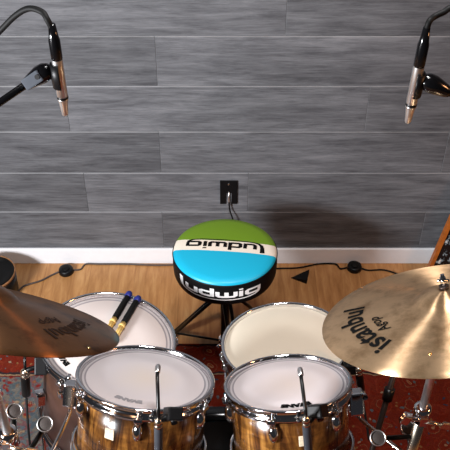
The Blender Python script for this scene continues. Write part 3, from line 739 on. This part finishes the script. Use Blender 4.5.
# ------------------------------------------------------------------ overhead mics on booms
def overhead(side, tip, top, conn, cable, clip, joint, bend, pole, label, blabel):
    m = along(tip, top); L = (top - tip).length; inv = m.inverted(); r = .0088
    t = thing('overhead_microphone', label, 'microphone', m)
    MB().lathe([(0, 0), (.0040, .0005), (.0050, .003), (.0064, .018), (.0078, .030)], 20).build('nose', 'steel', t)
    MB().lathe([(.0078, .0295), (r, .031), (r, .034), (r * .9, .035), (r * .9, .037), (r, .038), (r, L)], 20).build('body', 'steel', t)
    MB().lathe([(r * 1.0, .0335), (r * 1.05, .034), (r * 1.05, .0375), (r * 1.0, .038)], 20, close=True).build('ring', 'black_metal', t)
    cpt = inv @ conn; up = cpt.z
    MB().lathe([(0, L), (r * .98, L), (r * 1.04, L + .003), (r * 1.04, L + (up - L) * .55), (r * .86, L + (up - L) * .66), (r * .62, up), (0, up)], 18).build('connector', 'black_gloss', t)
    pts = spline([V((0, 0, up - .01))] + [inv @ p for p in cable + [bend + V((0, .012, .024))]], 8)
    MB().tube(pts, .0048, 10).build('cable', 'black_rubber', t)
    # boom
    b = thing('boom_stand', blabel, 'microphone stand', T(pole.x, pole.y, 0))
    o = V((pole.x, pole.y, 0)); cl = MB()
    ax = (top - tip).normalized(); cc = clip
    w = (joint - clip).normalized(); fm_ = frame(tip + ax * ((clip - tip).dot(ax)), ax)
    wl = fm_.to_3x3().inverted() @ w; a0 = math.atan2(wl.y, wl.x)
    cl.lathe([(r + .0005, -.021), (r + .004, -.021), (r + .0052, 0), (r + .004, .021), (r + .0005, .021)], 20, Matrix.Translation(-o) @ fm_, close=True, arc=(a0 - 1.75, a0 + 1.75))
    cl.tube([clip - o + w * (r + .002), clip - o + w * .024], .009, 10)
    cp = cl.build('clip', 'black_plastic', b)
    jb = MB(); d = (bend - joint).normalized()
    jm = frame((0, 0, 0), d).to_3x3()
    jq = [joint - o + d * k_ for k_ in (-.018, -.014, -.006, .006, .02, .032, .038)]
    jb.tube(jq, [.004, .010, .0145, .0155, .013, .0105, .008], 16); jb.tube([joint - o, clip - o + w * .022], .009, 12)
    jo = jb.build('swivel', 'black_gloss', b)
    if side < 0:
        up_ = (V((0, 0, H)) - joint); up_ = (up_ - d * up_.dot(d)).normalized(); sd_ = d.cross(up_)
        pb_ = MB().box(joint - o + d * .016 + up_ * .0135, (.019, .034, .005), Matrix((sd_, d, up_)).transposed(), .002)
        pb_.build('face_plate', 'grey_plastic', jo)['label'] = 'grey face plate'
        MB().tube([joint - o + d * .004 + up_ * .014, joint - o + d * .004 + up_ * .0172], .0042, 12).build('screw_hole', 'black_rubber', jo)
    MB().tube([joint - o + d * .034, bend - o], .0062, 12).build('boom_arm', 'black_gloss', b)
    hb = MB().tube([bend - o - V((0, .03, 0)), bend - o + V((0, .02, 0))], .02, 16); hb.build('boom_joint', 'black_metal', b)
    MB().tube([bend - o, V((0, 0, .1))], .0115, 14).build('pole', 'black_metal', b)
    for a in (90, 210, 330):
        q = V((math.cos(math.radians(a)), math.sin(math.radians(a)), 0))
        MB().tube([V((0, 0, .12)), q * .28 + V((0, 0, RZ + .009))], .008, 8).build('leg', 'black_metal', b)
YM = 1.15
def bendpt(p, q, X):
    k = (X - p.x) / (q.x - p.x); return p + (q - p) * k
jl, jl2 = at(34, 76.5, YM), at(0, 100, YM)
bL = bendpt(jl, jl2, -.80)
overhead(-1, at(65.5, 115.5, YM), at(57, 59, YM), at(48.5, 24, YM), [at(47.5, 20, YM), at(42, 12, YM + .01), at(29, 8.5, YM + .02), at(15, 16, YM + .03), at(-2, 33, YM + .04), at(-40, 70, YM + .06), V((-.70, YM + .05, 1.60))],
         at(59.5, 75, YM), at(43, 73, YM), bL, V((bL.x, bL.y, 0)),
         'silver pencil microphone pointing down at the upper left, cable arching over', 'boom stand holding the upper left microphone, silver arm at the left edge')
jr, jr2 = at(436, 84, YM), at(452, 92, YM)
bR = bendpt(jr, jr2, .80)
overhead(1, at(407.5, 122.5, YM), at(419, 66, YM), at(427.5, 27, YM), [at(429, 22, YM), at(434, 17, YM + .01), at(443, 12.5, YM + .015), at(456, 8, YM + .02), at(490, 20, YM + .03), V((.66, YM + .04, 1.62))],
         at(415.5, 84, YM), at(430, 83, YM), bR, V((bR.x, bR.y, 0)),
         'silver pencil microphone pointing down at the upper right, by the picture edge', 'boom stand holding the upper right microphone, black swivel at the right edge')

# ------------------------------------------------------------------ round-ended canisters clamped by the stands
def canister(px, py, Y, r, toward, pole, label):
    pole = pole + (V((-.014, 0, 0)) if pole.x < 0 else V((0, 0, 0)))
    c = at(px, py, Y); d = V(toward).normalized()
    t = thing('canister', label, 'canister', frame(c, d), 'round-ended canisters by the cymbal stands')
    MB().lathe([(r * .92, 0), (r * .95, -.004), (r * .95, -.05), (r * .7, -.062), (0, -.064)], 28).build('body', 'black_metal', t)
    MB().lathe([(r * .86, -.003), (r * .88, .002), (r, .002), (r * 1.02, -.004), (r * .96, -.005)], 32, close=True).build('rim', 'steel', t)['label'] = 'pale metal rim'
    MB().lathe([(r * .9, -.002), (r * .5, .0005), (0, .0015)], 28).build('end_face', 'mesh_grey', t)['label'] = 'grey mesh end'
    inv = t.matrix_world.inverted() if False else frame(c, d).inverted()
    a = inv @ V((pole.x, pole.y, (c - d * .04).z)); b = V((0, 0, -.04))
    e = a + (b - a).normalized() * .0135
    MB().tube([b, e], .006, 8).build('bracket', 'black_metal', t)
canister(14.3, 411, 1.13, .0175, (.25, -.5, .8), CLC, 'round-ended dark canister beside the left stand, farther from the rack tom')
canister(45, 424, 1.12, .0178, (.15, -.5, .8), CLC, 'round-ended dark canister between the left stand and the left rack tom')
canister(378, 438, 1.12, .0182, (-.1, -.5, .8), CRC, 'round-ended dark canister nearer the right rack tom, below the bright cymbal')
canister(408, 428, 1.19, .0172, (-.15, -.5, .8), CRC, 'round-ended dark canister right beside the chrome stand clamp')

# slim dark stand pole behind the right stand
a = at(394, 374, 1.47); b = at(378.5, 428, 1.40)
d = (b - a); fp = a + d * ((a.z - .03) / -d.z)
t = thing('dark_stand', 'slim dark leaning pole behind the chrome right stand', 'stand', T(fp.x, fp.y, 0))
o = V((fp.x, fp.y, 0))
MB().tube([a - o - d.normalized() * .12, V((0, 0, .03))], .0085, 12).build('pole', 'dark_steel', t)
k = at(388.5, 394, 1.445) - o
MB().tube([k + d.normalized() * .018, k - d.normalized() * .018], .015, 14).build('collar', 'black_metal', t)
for an in (90, 210, 330):
    q = V((math.cos(math.radians(an)), math.sin(math.radians(an)), 0))
    MB().tube([V((0, 0, .10)), q * .15 + V((0, 0, RZ + .007))], .006, 8).build('leg', 'black_metal', t)

# ------------------------------------------------------------------ light
w = bpy.data.worlds.new('world'); S.world = w; w.use_nodes = True
bg = w.node_tree.nodes['Background']; bg.inputs[0].default_value = (.55, .55, .62, 1); bg.inputs[1].default_value = .04
def area(name, loc, target, size, energy, col, sy=None):
    l = bpy.data.lights.new(name, 'AREA'); l.energy = energy; l.color = col; l.size = size
    if sy: l.shape = 'RECTANGLE'; l.size_y = sy
    o = bpy.data.objects.new(name, l); COL.objects.link(o); o.location = loc
    o.rotation_euler = (V(target) - V(loc)).to_track_quat('-Z', 'Y').to_euler(); return o
area('key_lamp', (-1.7, .2, 1.7), (0, 2.3, .4),   .55, 142, (.96, .97, 1), .35)
area('ceiling_lamp', (.14, 1.35, 3.1), (0, 1.5, 0), .5, 43, (1, .98, .98))
area('warm_lamp', (2.4, .9, 2.3), (.3, 1.6, .4), .4, 20, (1, .46, .2))
S.view_settings.view_transform = 'Standard'; S.view_settings.look = 'None'; S.view_settings.gamma = 1
S.view_settings.use_curve_mapping = False; S.view_settings.exposure = 0
